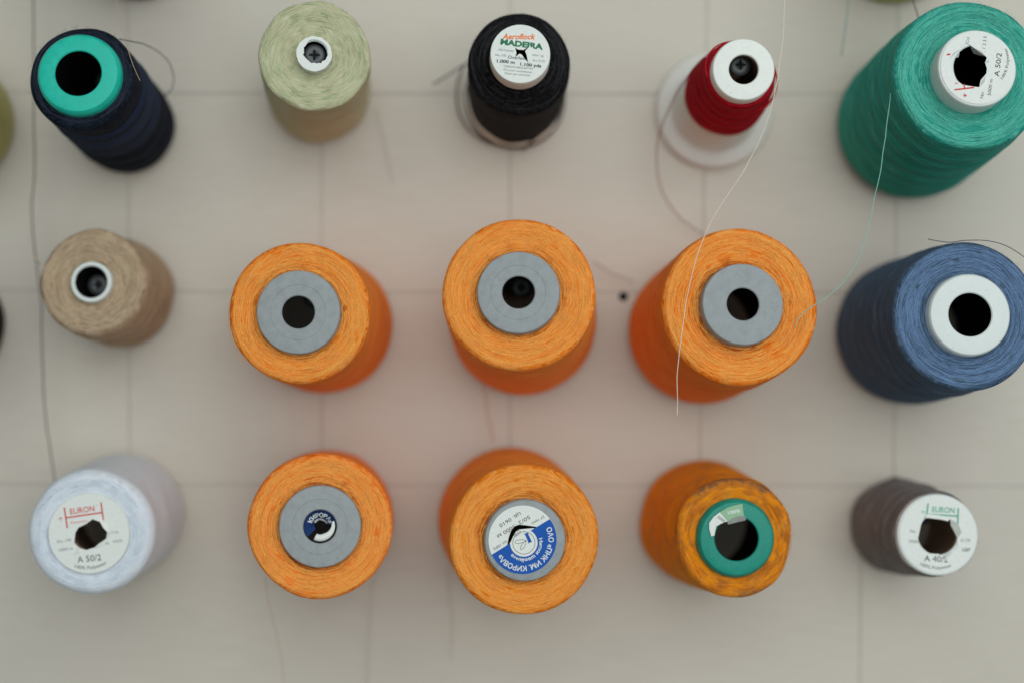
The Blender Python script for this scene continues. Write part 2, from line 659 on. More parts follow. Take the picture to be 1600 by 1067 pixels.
def spool(key, label, base, rb, top, rt, h, cap, rcap, rhole, capmat, ymat, fmat, proud=0.004,
          kind='cone', group=None, zyb=0.0015, dish=0.0015, shoulder=0.003, ripple=0.0, nrip=8, bulge=0.0,
          drop=0.0, rough=0.0003, groove=None, capT=None, bevel=0.0011, arcs=150, arcrad=0.00012, fuzz=260,
          peg=None, peglen=0.045, name='thread_cone', core_base=None, face=None, bore=None):
    """base/top/cap: centres in the photo; h: height of the wound face above the board"""
    seed = len(SPOOLS) + 1
    hc = h + proud
    p1 = at(cap[0], cap[1], hc)
    p0 = at(base[0], base[1], 0.002)
    Rb = rb * pxm(0.006)
    # lift the tilted base until its lowest edge touches the board
    ax = (p1 - p0).normalized()
    lift = (core_base * pxm(0) if core_base else Rb) * sqrt(max(0, 1 - ax.y ** 2)) + 0.0004
    p0 = at(base[0], base[1], lift)
    fr = frame(p0, p1)
    H = (p1 - p0).length
    root = bpy.data.objects.new(name, None)
    root.empty_display_size = 0.01
    COL.objects.link(root)
    root.matrix_world = Matrix.Translation(p0) @ fr
    tag(root, label, 'thread spool', group or 'thread spools on the board')
    k = pxm(hc)
    zf = H - proud
    Rt = rt * pxm(h)
    rc, rh = rcap * k, rhole * k
    seedv = seed
    cT = capT if capT else proud + 0.004
    # core: hollow cone with its cap
    if kind == 'cone':
        rbo = (core_base * pxm(0)) if core_base else Rb * 0.78
        prof = [(rbo - 0.0022, 0.0), (rh + 0.0028, H - 0.012), (rh, H - 0.0035), (rh, H - 0.0005), (rh + 0.0005, H)]
        if groove:
            g = groove * k
            prof += [(g - 0.00016, H), (g - 0.00008, H + 0.00016), (g + 0.00008, H + 0.00016), (g + 0.00016, H)]
        prof += [(rc - bevel, H), (rc - bevel * 0.45, H - bevel * 0.12), (rc - bevel * 0.1, H - bevel * 0.5), (rc, H - bevel), (rc + 0.0002, H - cT), (rc - 0.002, H - cT - 0.001), (rbo - 0.0008, 0.0035), (rbo, 0.003), (rbo, 0.0)]
    else:
        prof = [(rh + 0.0003, 0.0), (rh, H - 0.0006), (rh + 0.0005, H), (rc - 0.0006, H), (rc, H - 0.0007), (rc, 0.0)]
    core = link('core', lathe('core', prof, 96), capmat, root)
    core.data.set_sharp_from_angle(angle=radians(32))
    core.data.materials.append(bore or M['bore'])  # default bore carries the hole's shade in its colour
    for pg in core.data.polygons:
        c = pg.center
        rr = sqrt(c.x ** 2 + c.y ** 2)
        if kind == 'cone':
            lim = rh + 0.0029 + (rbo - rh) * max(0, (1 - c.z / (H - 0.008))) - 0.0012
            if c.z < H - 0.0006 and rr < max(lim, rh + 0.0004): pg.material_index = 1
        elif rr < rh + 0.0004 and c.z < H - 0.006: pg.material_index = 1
    # yarn
    rin = rc * 0.93 if kind == 'cone' else rc * 0.98
    ym = yarn_mesh(Rt, Rb, rin, zf, zyb, dish, shoulder, ripple, nrip, bulge, rough, drop, seed)
    yo = link('yarn', ym, ymat, root)
    if arcs:
        ao = link('loose_windings', arcs_mesh(Rt, rin, zf, dish, drop, shoulder, arcs, arcrad, seed), fmat, yo)
        tag(ao, kind='stuff')
    if fuzz:
        fo = link('fuzz', fuzz_mesh(Rt, Rb, rin, zf, zyb, drop, fuzz, seed), fmat, yo)
        tag(fo, kind='stuff')
    SPOOLS[key] = dict(root=root, core=core, yarn=yo, H=H, k=k, zf=zf, Rt=Rt, rc=rc, rh=rh, p0=p0, p1=p1, cap=cap)
    if peg:
        q = p0.lerp(p1, peglen / H)
        if kind == 'cone':
            room = max(0.0, rh + 0.0028 + (Rb * 0.78 - rh) * max(0, 1 - peglen / H) * 0.8 - 0.0062)
            q = q + Vector((0, 0, min(room, 0.012)))
        make_peg(peg, q)
    return SPOOLS[key]


def sub(name, me, mat, parent, smooth=False):
    return link(name, me, mat, parent, smooth)


def rel(pts, c, f, ox, oy):
    """zoomed-crop coordinates to label space (photo px from centre c, y up)"""
    return [((ox + x / f) - c[0], c[1] - (oy + y / f)) for x, y in pts]


# ---- yarn materials
ORANGE = dict(base=(248, 138, 44), dark=(212, 92, 10), light=(255, 180, 102))
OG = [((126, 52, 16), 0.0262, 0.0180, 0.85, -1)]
Y = {}
OV = [(0, 0, 0), (4, 5, 6), (-3, -7, -6), (2, -3, 4), (-5, 3, -2)]
for i_, dv in enumerate(OV):
    var = dict(contrast=0.95) | {q: tuple(max(0, min(255, a_ + b_)) for a_, b_ in zip(c_, dv)) for q, c_ in ORANGE.items()}
    Y['orange%d' % i_] = yarn_mat('orange_yarn_%d' % i_, grime=OG, seed=i_ + 1.0, **var)
Y['orange_dirty'] = yarn_mat('dirty_orange_yarn', base=(238, 140, 20), dark=(196, 98, 14), light=(246, 166, 52), stain=((150, 104, 70), 0.45),
                             grime=[((112, 80, 62), 0.0262, 0.0285, 0.85, 0.083)])
Y['teal'] = yarn_mat('teal_yarn', (46, 150, 132), (24, 112, 102), (112, 198, 180))
Y['blue'] = yarn_mat('slate_blue_yarn', (72, 93, 116), (40, 55, 76), (112, 130, 150))
Y['white'] = yarn_mat('white_yarn', (224, 228, 234), (210, 216, 226), (236, 239, 242), contrast=0.7, sheen=0.1)
Y['tan'] = yarn_mat('tan_yarn', (176, 150, 122), (130, 104, 80), (214, 194, 168), freq=2000)
Y['green'] = yarn_mat('pale_green_yarn', (194, 190, 154), (160, 154, 116), (218, 216, 190), freq=2200)
Y['black'] = yarn_mat('black_yarn', (19, 19, 21), (10, 10, 11), (38, 38, 42), speck=(96, 88, 88), sheen=0.1)
Y['navy'] = yarn_mat('navy_yarn', (21, 26, 35), (11, 14, 20), (44, 54, 74), bands=[(0.040, 0.050, (44, 54, 76)), (0.056, 0.066, (50, 60, 82)), (0.072, 0.077, (42, 56, 84))], speck=(90, 92, 104), sheen=0.15)
Y['red'] = yarn_mat('red_yarn', (168, 12, 28), (110, 6, 18), (196, 28, 44), freq=2300)
Y['grey'] = yarn_mat('charcoal_yarn', (124, 119, 117), (92, 88, 88), (156, 149, 145), speck=(150, 140, 136))
Y['olive'] = yarn_mat('olive_yellow_yarn', (192, 186, 122), (160, 152, 96), (208, 202, 142))
Y['dark'] = yarn_mat('dark_brown_yarn', (42, 30, 24), (22, 16, 14), (70, 54, 46))
F = {k: fibre(k + '_fibre', c) for k, c in dict(orange=(254, 172, 84), teal=(96, 190, 170), blue=(112, 138, 174), white=(226, 232, 240), tan=(196, 172, 144),
     green=(196, 204, 166), black=(62, 60, 62), navy=(52, 58, 74), red=(196, 30, 46), grey=(120, 112, 108), olive=(204, 200, 128), dark=(60, 46, 40), dirty=(210, 130, 50)).items()}

OR = 'orange thread cones'
# ---- top row
spool('A', 'near-black navy spool with bright teal plastic cap and blue streaks on its side', (200, 200), 75, (122, 120), 83, 0.098, (122, 115), 65.5, 36,
      M['teal_plastic'], Y['navy'], F['navy'], proud=0.004, bevel=0.0035, peg=(200, 145), ripple=0.0006, nrip=6, arcs=90, drop=0.002, shoulder=0.004)
spool('B', 'pale sage green spool with torn white tube and screw head in its centre', (498, 146), 79, (493, 88), 87, 0.098, (491, 85), 27, 20,
      M['white_plastic'], Y['green'], F['green'], proud=0.004, kind='tube', shoulder=0.002, dish=0.003, rough=0.0005, peg=(498, 145), peglen=0.0945, name='thread_spool')
spool('C', 'black thread cone with a slit printed label, orange and green lettering on white', (805, 156), 74, (807, 105), 82, 0.091, (813, 85), 47, 22,
      M['cream_plastic'], Y['black'], F['black'], proud=0.010, capT=0.012, drop=0.009, shoulder=0.003, dish=0.0, peg=(800, 145), zyb=0.003, core_base=78, bevel=0.0012, arcs=70)
spool('D', 'small crimson spool wound on a tall translucent white plastic cone', (1115, 174), 62, (1157, 115), 55, 0.094, (1162, 109), 49, 23,
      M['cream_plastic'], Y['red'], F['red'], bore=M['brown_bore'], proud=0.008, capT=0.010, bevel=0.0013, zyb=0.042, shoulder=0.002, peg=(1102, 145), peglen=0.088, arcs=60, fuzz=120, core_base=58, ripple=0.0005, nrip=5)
spool('E', 'large teal thread cone with a torn white paper label, cut off by the frame', (1420, 200), 115, (1515, 113), 120, 0.102, (1527, 107), 62, 37,
      M['white_plastic'], Y['teal'], F['teal'], proud=0.010, capT=0.014, bevel=0.0012, ripple=0.0006, nrip=7, peg=(1402, 145), arcs=540, fuzz=420, bulge=0.001, dish=0.002)
# ---- middle row
spool('F', 'small tan spool with narrow white tube, its thread winding loose and ragged', (193, 461), 82, (141, 442), 84, 0.062, (142, 441), 32, 25,
      M['white_plastic'], Y['tan'], F['tan'], proud=0.003, kind='tube', shoulder=0.004, rough=0.0007, dish=0.002, peg=(200, 455), peglen=0.048, arcs=220, arcrad=0.00024, ripple=0.0003, nrip=5, name='thread_spool')
spool('G1', 'orange cone with grooved grey cap beside the tan spool', (508, 508), 107, (469, 490), 111, 0.101, (466, 488), 65.5, 25.5,
      M['grey_plastic'], Y['orange0'], F['orange'], groove=43, peg=(502, 455), arcs=520, fuzz=420, group=OR)
spool('G2', 'orange cone with grooved grey cap directly below the black cone', (818, 505), 113, (809, 460), 120, 0.101, (810, 457), 65, 25.5,
      M['grey_plastic'], Y['orange1'], F['orange'], groove=43, peg=(797, 455), arcs=560, fuzz=460, group=OR)
spool('G3', 'widest orange cone, with smooth grey cap, crossed by a hanging white thread', (1092, 520), 112, (1157, 478), 124, 0.101, (1161, 475.5), 64.5, 25.5,
      M['grey_plastic'], Y['orange2'], F['orange'], proud=0.006, peg=(1096, 455), arcs=600, fuzz=460, group=OR)
spool('H', 'slate blue thread cone with a plain white cap at the right edge', (1415, 520), 112, (1516, 493), 116, 0.101, (1516, 492), 64.5, 34,
      M['white_plastic'], Y['blue'], F['blue'], proud=0.005, bevel=0.002, peg=(1399, 455), ripple=0.0006, nrip=7, arcs=540, fuzz=420)
# ---- bottom row
spool('I', 'bluish white thread cone with a torn label printed in red', (196, 800), 93, (142, 829), 98.5, 0.079, (139, 833), 63, 27,
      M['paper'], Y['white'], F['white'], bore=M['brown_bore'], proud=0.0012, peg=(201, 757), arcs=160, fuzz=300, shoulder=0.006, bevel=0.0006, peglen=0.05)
spool('J1', 'orange cone with a crumpled blue label pushed into its grey cap hole', (511, 806), 103, (499, 822), 113, 0.096, (500, 822), 64, 26,
      M['grey_plastic'], Y['orange3'], F['orange'], groove=43, peg=(503, 757), arcs=540, fuzz=420, group=OR)
spool('J2', 'orange cone with a blue and white slit label on its grey cap', (797, 811), 113, (817, 838), 118, 0.096, (820.5, 844), 64, 27,
      M['grey_plastic'], Y['orange4'], F['orange'], peg=(797, 757), arcs=540, fuzz=420, group=OR, bevel=0.0014)
spool('K', 'dirty orange cone with a teal green cap and scrap of label', (1096, 815), 98, (1149, 841), 93, 0.090, (1151, 841), 62, 34.5,
      M['dark_teal_plastic'], Y['orange_dirty'], F['dirty'], proud=0.004, bevel=0.004, peg=(1093, 757), arcs=180, fuzz=420, rough=0.0006, group=OR)
spool('L', 'slim charcoal grey spool with a torn label printed in green', (1400, 820), 73, (1462, 833), 66, 0.075, (1465, 835), 63.5, 31,
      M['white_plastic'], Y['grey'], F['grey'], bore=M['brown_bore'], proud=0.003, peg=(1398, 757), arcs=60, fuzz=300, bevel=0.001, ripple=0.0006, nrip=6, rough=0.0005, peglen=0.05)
# ---- cut off by the frame
spool('P1', 'olive yellow spool cut off by the left edge, beside the navy spool', (-86, 190), 103, (-110, 170), 100, 0.05, (-110, 170), 40, 20, M['white_plastic'], Y['olive'], F['olive'], arcs=0, fuzz=80)
spool('P2', 'dark brown spool barely showing at the left edge beside the tan spool', (-88, 508), 94, (-160, 490), 90, 0.09, (-160, 490), 60, 25, M['white_plastic'], Y['dark'], F['dark'], arcs=0, fuzz=0)
spool('P3', 'olive yellow spool cut off by the top edge above the teal cone', (1398, -96), 104, (1450, -160), 95, 0.07, (1450, -160), 60, 25, M['white_plastic'], Y['olive'], F['olive'], arcs=0, fuzz=0)
spool('P4', 'dark spool barely showing at the top edge above the navy spool', (215, -98), 100, (150, -190), 95, 0.09, (150, -190), 60, 25, M['white_plastic'], Y['dark'], F['dark'], arcs=0, fuzz=0)

# ------------------------------------------------------------------ cap details and labels
# D: milky lower cone under the red yarn
S = SPOOLS['D']; H = S['H']
r0 = 90 * pxm(0); r1 = 47 * S['k']
rk = 66 * pxm(0)
mp = [(r0 - 0.001, 0.0), (r0, 0.001), (r0 + 0.0003, 0.0028), (r0 - 0.0004, 0.0048), (r0 - 0.0018, 0.0058), (r0 - 0.0034, 0.0056), (r0 - 0.0048, 0.0046), (rk + 0.001, 0.0050), (rk - 0.0006, 0.0066), (r1 + (rk - r1) * 0.5, 0.046), (r1 + 0.0006, H - 0.012), (r1 - 0.0006, H - 0.012), (r1 + (rk - r1) * 0.5 - 0.0012, 0.046), (rk - 0.002, 0.0045), (r0 - 0.0050, 0.0030), (r0 - 0.0020, 0.0)]
o = link('cone_skirt', lathe('cone_skirt', mp, 96), M['milky'], S['root'])
o['label'] = 'translucent milky plastic cone below the red windings'
# red loops that have slipped off the windings on the right
for k_, (dz, dr, a0, a1) in enumerate(((0.062, 0.0045, -58, 48), (0.070, 0.003, -62, 35), (0.085, 0.0007, 100, 190))):
    pts = []
    for i in range(13):
        t = i / 12; a = radians(a0 + (a1 - a0) * t)
        rr = S['Rt'] * 1.02 + dr * sin(pi * t)
        pts.append(Vector((rr * cos(a), rr * sin(a), dz + 0.014 * t)))
    link('slipped_loop', thread_mesh('slipped_loop', pts, 0.00032, 5), F['red'], S['yarn'])


def label_disc(key, name, r, holes, dz=0.00018, mat=None):
    S = SPOOLS[key]
    me = poly_mesh(name, [circ(0, 0, r, 128)] + holes, 0, S['k'])
    # a sheet with thickness
    bm = bmesh.new(); bm.from_mesh(me)
    g = bmesh.ops.extrude_face_region(bm, geom=bm.faces[:])
    for e in g['geom']:
        if isinstance(e, bmesh.types.BMVert): e.co.z += 0.00018
    bmesh.ops.recalc_face_normals(bm, faces=bm.faces)
    bm.to_mesh(me); bm.free()
    o = sub(name, me, mat or M['paper'], S['root'])
    o.location = (0, 0, S['H'] + dz)
    return o


ZP = 0.00018 + 0.00006     # print height above a label's own origin


def flap(key, parent, pts, depths, mat=None, name='torn_flap'):
    """scrap of paper bent down into the hole: pts in label space, depths in metres"""
    k = SPOOLS[key]['k']
    v = [(x * k, y * k, 0.00022 - d) for (x, y), d in zip(pts, depths)]
    n = len(v)
    v += [(x, y, z - 0.0002) for x, y, z in v]
    f = [tuple(range(n)), tuple(range(2 * n - 1, n - 1, -1))]
    for i in range(n):
        j = (i + 1) % n
        f.append((i, i + n, j + n, j))
    return sub(name, pydata(name, v, f), mat or M['paper'], parent)


# C ---------------------------------------------------------------
C0 = (813, 85)
slit = rel([(612, 448), (645, 478), (722, 484), (808, 430), (742, 500), (762, 556), (778, 640), (738, 602), (704, 548), (672, 530), (616, 578), (632, 520)], C0, 8.206, 730, 20)
lab = label_disc('C', 'label', 46, [slit])
keepC = lambda x, y: not inside((x, y), slit)
f8 = lambda x, y: ((730 + x / 8.206) - C0[0], C0[1] - (20 + y / 8.206))


def T(p, s, cap, z, rot=0, conv=f8, **kw):
    x, y = conv(*z)
    p.text(s, cap, x, y, rot, **kw)


p = Print(); T(p, 'Aeroflock', 8.8, (662, 308), 0, width=52, bold=0.035, shear=0.25, keep=keepC); p.build('printed_text', M['ink_orange'], lab, ZP, SPOOLS['C']['k'])
p = Print(); T(p, 'MADEIRA', 8.6, (700, 408), -7, width=67, bold=0.07, keep=keepC); p.build('printed_text', M['ink_green'], lab, ZP + 0.00003, SPOOLS['C']['k'])
p = Print()
T(p, 'Overlock', 5.2, (648, 585), -4, width=31, bold=0.01, keep=keepC)
T(p, '1.000 m', 5.0, (495, 635), -5, width=28, bold=0.04, keep=keepC)
T(p, '1.100 yds', 5.0, (815, 678), -5, width=33, bold=0.04, keep=keepC)
p.build('printed_text', M['ink'], lab, ZP, SPOOLS['C']['k'])
p = Print()
T(p, '100% Polyester', 3.6, (500, 488), -4, width=25, keep=keepC)
T(p, 'полиэфир', 3.6, (905, 553), -6, width=18, keep=keepC)
T(p, 'No.100', 3.6, (430, 553), -4, width=17, keep=keepC)
T(p, 'Art. 9120', 3.6, (915, 622), -6, width=19, keep=keepC)
T(p, 'Оверлочные нитки', 3.6, (655, 708), -5, width=45, keep=keepC)
T(p, 'Fil pour surjeteuse', 3.6, (650, 754), -5, width=44, keep=keepC)
T(p, 'Filato per overlock', 3.6, (645, 798), -5, width=40, keep=keepC)
p.build('printed_text', M['ink_grey'], lab, ZP, SPOOLS['C']['k'])
fl = rel([(742, 500), (808, 430), (832, 470), (830, 590), (800, 640), (778, 640), (762, 556)], C0, 8.206, 730, 20)
flap('C', lab, fl, [-0.0006, -0.0002, -0.0002, -0.0002, -0.0002, -0.0005, -0.0008])

# E ---------------------------------------------------------------
E0 = (1527, 107)
f7 = lambda x, y: ((1450 + x / 7.62) - E0[0], E0[1] - (40 + y / 7.62))
hE = rel([(455, 205), (500, 225), (560, 270), (640, 310), (705, 385), (680, 440), (700, 520), (690, 580), (620, 660), (600, 748), (540, 742), (400, 720), (310, 650), (265, 560), (250, 480), (265, 395), (300, 340), (375, 285), (400, 250)], E0, 7.62, 1450, 40)
lab = label_disc('E', 'label', 58, [hE])
keepE = lambda x, y: not inside((x, y), hE)
kE = SPOOLS['E']['k']
p = Print()
T(p, 'A 50/2', 8.2, (832, 470), 81, f7, width=38, bold=0.005, keep=keepE)
T(p, '100% Polyester', 4.6, (945, 462), 81, f7, width=52, bend=-52, bold=0.005, keep=keepE)
T(p, '5000 m', 5.2, (728, 745), 81, f7, width=27, keep=keepE)
T(p, 'No', 5.2, (626, 845), 81, f7, width=10, keep=keepE)
T(p, '. 1 2 3 5', 5.2, (678, 215), 81, f7, width=25, keep=keepE)
T(p, 'C', 5, (702, 430), 81, f7, keep=keepE)
p.build('printed_text', M['ink'], lab, ZP, kE)
p = Print(); T(p, 'Col', 5.2, (480, 172), 81, f7, keep=keepE); p.build('printed_text', M['ink_grey'], lab, ZP, kE)
p = Print()
a, b_ = f7(298, 782), f7(535, 752); p.line(*a, *b_, 2.4)
a, b_ = f7(422, 762), f7(414, 712); p.line(*a, *b_, 2.0)
a, b_ = f7(222, 352), f7(268, 348); p.line(*a, *b_, 2.6)
T(p, '*', 9, (436, 850), 81, f7, bold=0.03)
T(p, 'E', 5, (326, 700), 81, f7, keep=keepE)
p.build('printed_text', M['ink_red'], lab, ZP, kE)
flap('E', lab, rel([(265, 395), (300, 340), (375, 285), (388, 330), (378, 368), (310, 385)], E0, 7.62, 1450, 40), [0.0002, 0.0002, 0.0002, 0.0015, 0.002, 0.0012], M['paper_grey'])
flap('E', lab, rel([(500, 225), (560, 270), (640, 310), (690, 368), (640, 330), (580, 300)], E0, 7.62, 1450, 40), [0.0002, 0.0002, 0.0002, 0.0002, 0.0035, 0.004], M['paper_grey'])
flap('E', lab, rel([(600, 748), (620, 660), (690, 580), (650, 690)], E0, 7.62, 1450, 40), [0.0002, 0.0002, 0.0002, -0.0014])

# I ---------------------------------------------------------------
I0 = (139, 833)
f3 = lambda x, y: ((0 + x / 3.334) - I0[0], I0[1] - (690 + y / 3.334))
hI = rel([(395, 470), (410, 445), (450, 425), (485, 400), (525, 413), (545, 448), (574, 478), (560, 500), (520, 525), (495, 548), (450, 562), (412, 550), (390, 582), (384, 560), (388, 520)], I0, 3.334, 0, 690)
lab = label_disc('I', 'label', 62, [hI])
keepI = lambda x, y: not inside((x, y), hI)
kI = SPOOLS['I']['k']
p = Print()
T(p, 'EURON', 9.0, (430, 352), 8, f3, width=38, bold=0.015, keep=keepI)
for q in (((338, 340), (353, 446)), ((527, 313), (541, 418)), ((346, 393), (536, 366))):
    p.line(*f3(*q[0]), *f3(*q[1]), 2.2)
T(p, '*', 10, (320, 408), 8, f3, bold=0.04)
T(p, 'Polyester', 3.6, (415, 413), 8, f3, width=26, keep=keepI)
T(p, '"', 4, (505, 333), 8, f3)
p.build('printed_text', M['ink_red'], lab, ZP, kI)
p = Print()
T(p, 'A 50/2', 10.0, (465, 605), 6, f3, width=37, keep=keepI)
T(p, '100% Polyester', 5.4, (474, 652), 7, f3, width=50, bend=-58, keep=keepI)
p.build('printed_text', M['ink'], lab, ZP, kI)
p = Print()
T(p, 'No 140', 4.6, (336, 512), 8, f3, width=22, keep=keepI)
T(p, '5000 m', 4.6, (345, 556), 8, f3, width=22, keep=keepI)
T(p, 'WHITE', 4.6, (612, 516), 6, f3, width=15, keep=keepI)
T(p, 'Col', 4.2, (597, 468), 6, f3, width=10, keep=keepI)
T(p, '95', 4.2, (556, 527), 6, f3, width=7, keep=keepI)
p.build('printed_text', M['ink_grey'], lab, ZP, kI)
flap('I', lab, rel([(485, 400), (525, 413), (545, 448), (574, 478), (560, 430), (530, 396)], I0, 3.334, 0, 690), [-0.0006, -0.0014, -0.0016, -0.0008, -0.0002, -0.0002])
flap('I', lab, rel([(390, 582), (412, 550), (418, 590), (398, 612)], I0, 3.334, 0, 690), [-0.0004, -0.001, -0.0002, -0.0002])
flap('I', lab, rel([(520, 525), (495, 548), (540, 536), (566, 510)], I0, 3.334, 0, 690), [-0.001, -0.001, -0.0002, -0.0002])

# L ---------------------------------------------------------------
L0 = (1465, 835)
f4 = lambda x, y: ((1290 + x / 3.335) - L0[0], L0[1] - (690 + y / 3.335))
hL = rel([(480, 500), (497, 430), (515, 393), (600, 403), (636, 412), (654, 400), (650, 432), (665, 460), (684, 500), (684, 555), (650, 575), (615, 597), (585, 582), (530, 578), (490, 540)], L0, 3.335, 1290, 690)
lab = label_disc('L', 'label', 60, [hL])
keepL = lambda x, y: not inside((x, y), hL)
kL = SPOOLS['L']['k']
p = Print()
T(p, 'EURON', 9.0, (615, 353), -3, f4, width=35, bold=0.015, keep=keepL)
for q in (((536, 320), (528, 376)), ((693, 344), (688, 432)), ((528, 376), (690, 386))):
    p.line(*f4(*q[0]), *f4(*q[1]), 2.2)
T(p, '*', 9, (510, 374), 0, f4, bold=0.04)
T(p, '"', 4, (672, 348), 0, f4)
p.build('printed_text', M['ink_teal'], lab, ZP, kL)
p = Print()
T(p, 'A 40/2', 9.6, (572, 606), -3, f4, width=37, keep=keepL)
T(p, '100% Polyester', 5.2, (570, 652), -2, f4, width=50, bend=-60, keep=keepL)
T(p, '1337', 5.0, (731, 560), 0, f4, width=12.5, keep=keepL, bold=0.03)
p.build('printed_text', M['ink'], lab, ZP, kL)
p = Print()
T(p, 'No', 5.2, (455, 464), -3, f4, width=9, keep=keepL)
T(p, '5000', 5.2, (460, 516), -3, f4, width=16, keep=keepL)
p.build('printed_text', M['ink_grey'], lab, ZP, kL)
p = Print()
T(p, 'E179', 5.2, (728, 512), -3, f4, width=14, keep=keepL)
p.build('printed_text', M['ink_grey'], lab, ZP, kL)
flap('L', lab, rel([(515, 393), (600, 403), (636, 412), (600, 382), (530, 374)], L0, 3.335, 1290, 690), [-0.0012, -0.0015, -0.001, -0.0002, -0.0002])
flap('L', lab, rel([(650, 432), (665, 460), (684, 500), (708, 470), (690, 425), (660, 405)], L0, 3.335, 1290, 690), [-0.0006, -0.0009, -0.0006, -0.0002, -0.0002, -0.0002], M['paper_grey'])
flap('L', lab, rel([(650, 575), (615, 597), (625, 615), (640, 600)], L0, 3.335, 1290, 690), [-0.0008, -0.0012, -0.0002, -0.0002])

# J2 --------------------------------------------------------------
J0 = (820.5, 844)
f9 = lambda x, y: ((770 + x / 9.7) - J0[0], J0[1] - (790 + y / 9.7))
sl = rel([(178, 655), (215, 575), (240, 470), (275, 370), (330, 300), (400, 280), (480, 288), (600, 305), (690, 322), (690, 345), (600, 335), (480, 345), (400, 352), (350, 385), (310, 450), (275, 530), (235, 590), (205, 640)], J0, 9.7, 770, 790)
lc = f9(452, 510)           # label centre
lab = label_disc('J2', 'label', 53.5, [[(x - lc[0], y - lc[1]) for x, y in sl]])
kJ = SPOOLS['J2']['k']
lab.location.x += lc[0] * kJ; lab.location.y += lc[1] * kJ
g9 = lambda x, y: (f9(x, y)[0] - lc[0], f9(x, y)[1] - lc[1])
slc = [(x - lc[0], y - lc[1]) for x, y in sl]
keepJ = lambda x, y: not inside((x, y), slc)
# blue sector below a slanted chord, round a white disc
wc = g9(470, 555); wr = 21.5
ang = 31.0
nx, ny = sin(radians(ang)), -cos(radians(ang))      # towards the blue side
d0 = g9(430, 452)[0] * nx + g9(430, 452)[1] * ny
outer = [q for q in circ(0, 0, 53.3, 240, 180 + ang - 30, 360 + ang + 30) if q[0] * nx + q[1] * ny >= d0]
# the chord is interrupted by the white disc
chord = []
a0_, a1_ = outer[-1], outer[0]
inner = [q for q in circ(wc[0], wc[1], wr, 120, ang + 60, ang + 60 - 360) if q[0] * nx + q[1] * ny >= d0]
# order inner from the right-hand chord end to the left-hand one
inner.sort(key=lambda q: -atan2((q[1] - wc[1]) * cos(radians(-ang)) + (q[0] - wc[0]) * sin(radians(-ang)), (q[0] - wc[0]) * cos(radians(-ang)) - (q[1] - wc[1]) * sin(radians(-ang))))


def angle_from(q):
    a = math.degrees(atan2(q[1] - wc[1], q[0] - wc[0])) - ang
    while a > 90: a -= 360
    return a


inner.sort(key=lambda q: -angle_from(q))
blue = outer + inner
me = poly_mesh('blue_print', [blue], ZP, kJ)
sub('blue_print', me, M['ink_blue'], lab)
rot = ang + 180                                      # text direction on this label
p = Print()
mid = -59


def arc_text(p, s, cap, c, R, mid_deg, **kw):
    x, y = c[0] + R * cos(radians(mid_deg)), c[1] + R * sin(radians(mid_deg))
    p.text(s, cap, x, y, mid_deg - 90, bend=R, **kw)


arc_text(p, 'ОАО «ПНК ИМ. КИРОВА»', 8.0, (0, 0), 44.5, mid - 2, width=134, bold=0.03)
arc_text(p, 'Нитки швейные', 5.2, wc, 27.0, mid - 2, width=72, bold=0.03, keep=keepJ)
p.build('printed_text', M['paper'], lab, ZP + 0.00005, kJ)
p = Print()
T(p, 'цв. 0610', 6.0, (262, 205), rot, g9, width=38, keep=keepJ)
T(p, '50/2', 6.0, (478, 212), rot, g9, width=20, keep=keepJ)
T(p, '5000 м', 6.0, (205, 380), rot, g9, width=32, keep=keepJ)
T(p, '27 текс', 4.2, (685, 215), rot, g9, width=23, keep=keepJ)
T(p, 'хл 100%', 4.6, (110, 590), rot, g9, width=24, keep=keepJ)
T(p, 'СПб', 5.0, (370, 415), rot + 12, g9, width=12, keep=keepJ)
p.build('printed_text', M['ink'], lab, ZP, kJ)
p = Print()
p.path([tuple(q) for q in circ(wc[0], wc[1], 17.4, 64)], 0.7, True)
# two leaves and a blue block: the maker's mark
j0 = g9(505, 520)
for e, w_ in (((335, 545), 3.6), ((425, 655), 3.4)):
    q = g9(*e); dx, dy = q[0] - j0[0], q[1] - j0[1]; l = sqrt(dx * dx + dy * dy); ux, uy = dx / l, dy / l
    loop = []
    for i in range(28):
        t = 2 * pi * i / 28
        s_ = (1 - cos(t)) / 2; side = sin(t) * w_ * (0.45 + 0.55 * s_)
        loop.append((j0[0] + ux * l * s_ - uy * side, j0[1] + uy * l * s_ + ux * side))
    p.path(loop, 0.6, True)
p.build('maker_mark', M['ink'], lab, ZP + 0.00003, kJ)
p = Print()
a, b_ = g9(505, 410), g9(565, 545); p.line(*a, *b_, 5.2)
a, b_ = g9(470, 425), g9(545, 400); p.line(*a, *b_, 1.0)
a, b_ = g9(535, 560), g9(596, 530); p.line(*a, *b_, 1.0)
p.build('maker_mark', M['ink_blue'], lab, ZP + 0.00003, kJ)
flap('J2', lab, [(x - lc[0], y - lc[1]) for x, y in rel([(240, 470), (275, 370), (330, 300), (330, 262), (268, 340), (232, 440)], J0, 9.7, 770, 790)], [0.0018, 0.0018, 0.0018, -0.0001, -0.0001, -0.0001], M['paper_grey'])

# K ---------------------------------------------------------------
K0 = (1151, 841); kK = SPOOLS['K']['k']; S = SPOOLS['K']
f5 = lambda x, y: ((970 + x / 3.334) - K0[0], K0[1] - (690 + y / 3.334))
scrap = bpy.data.objects.new('tmp', None); bpy.data.objects.remove(scrap)


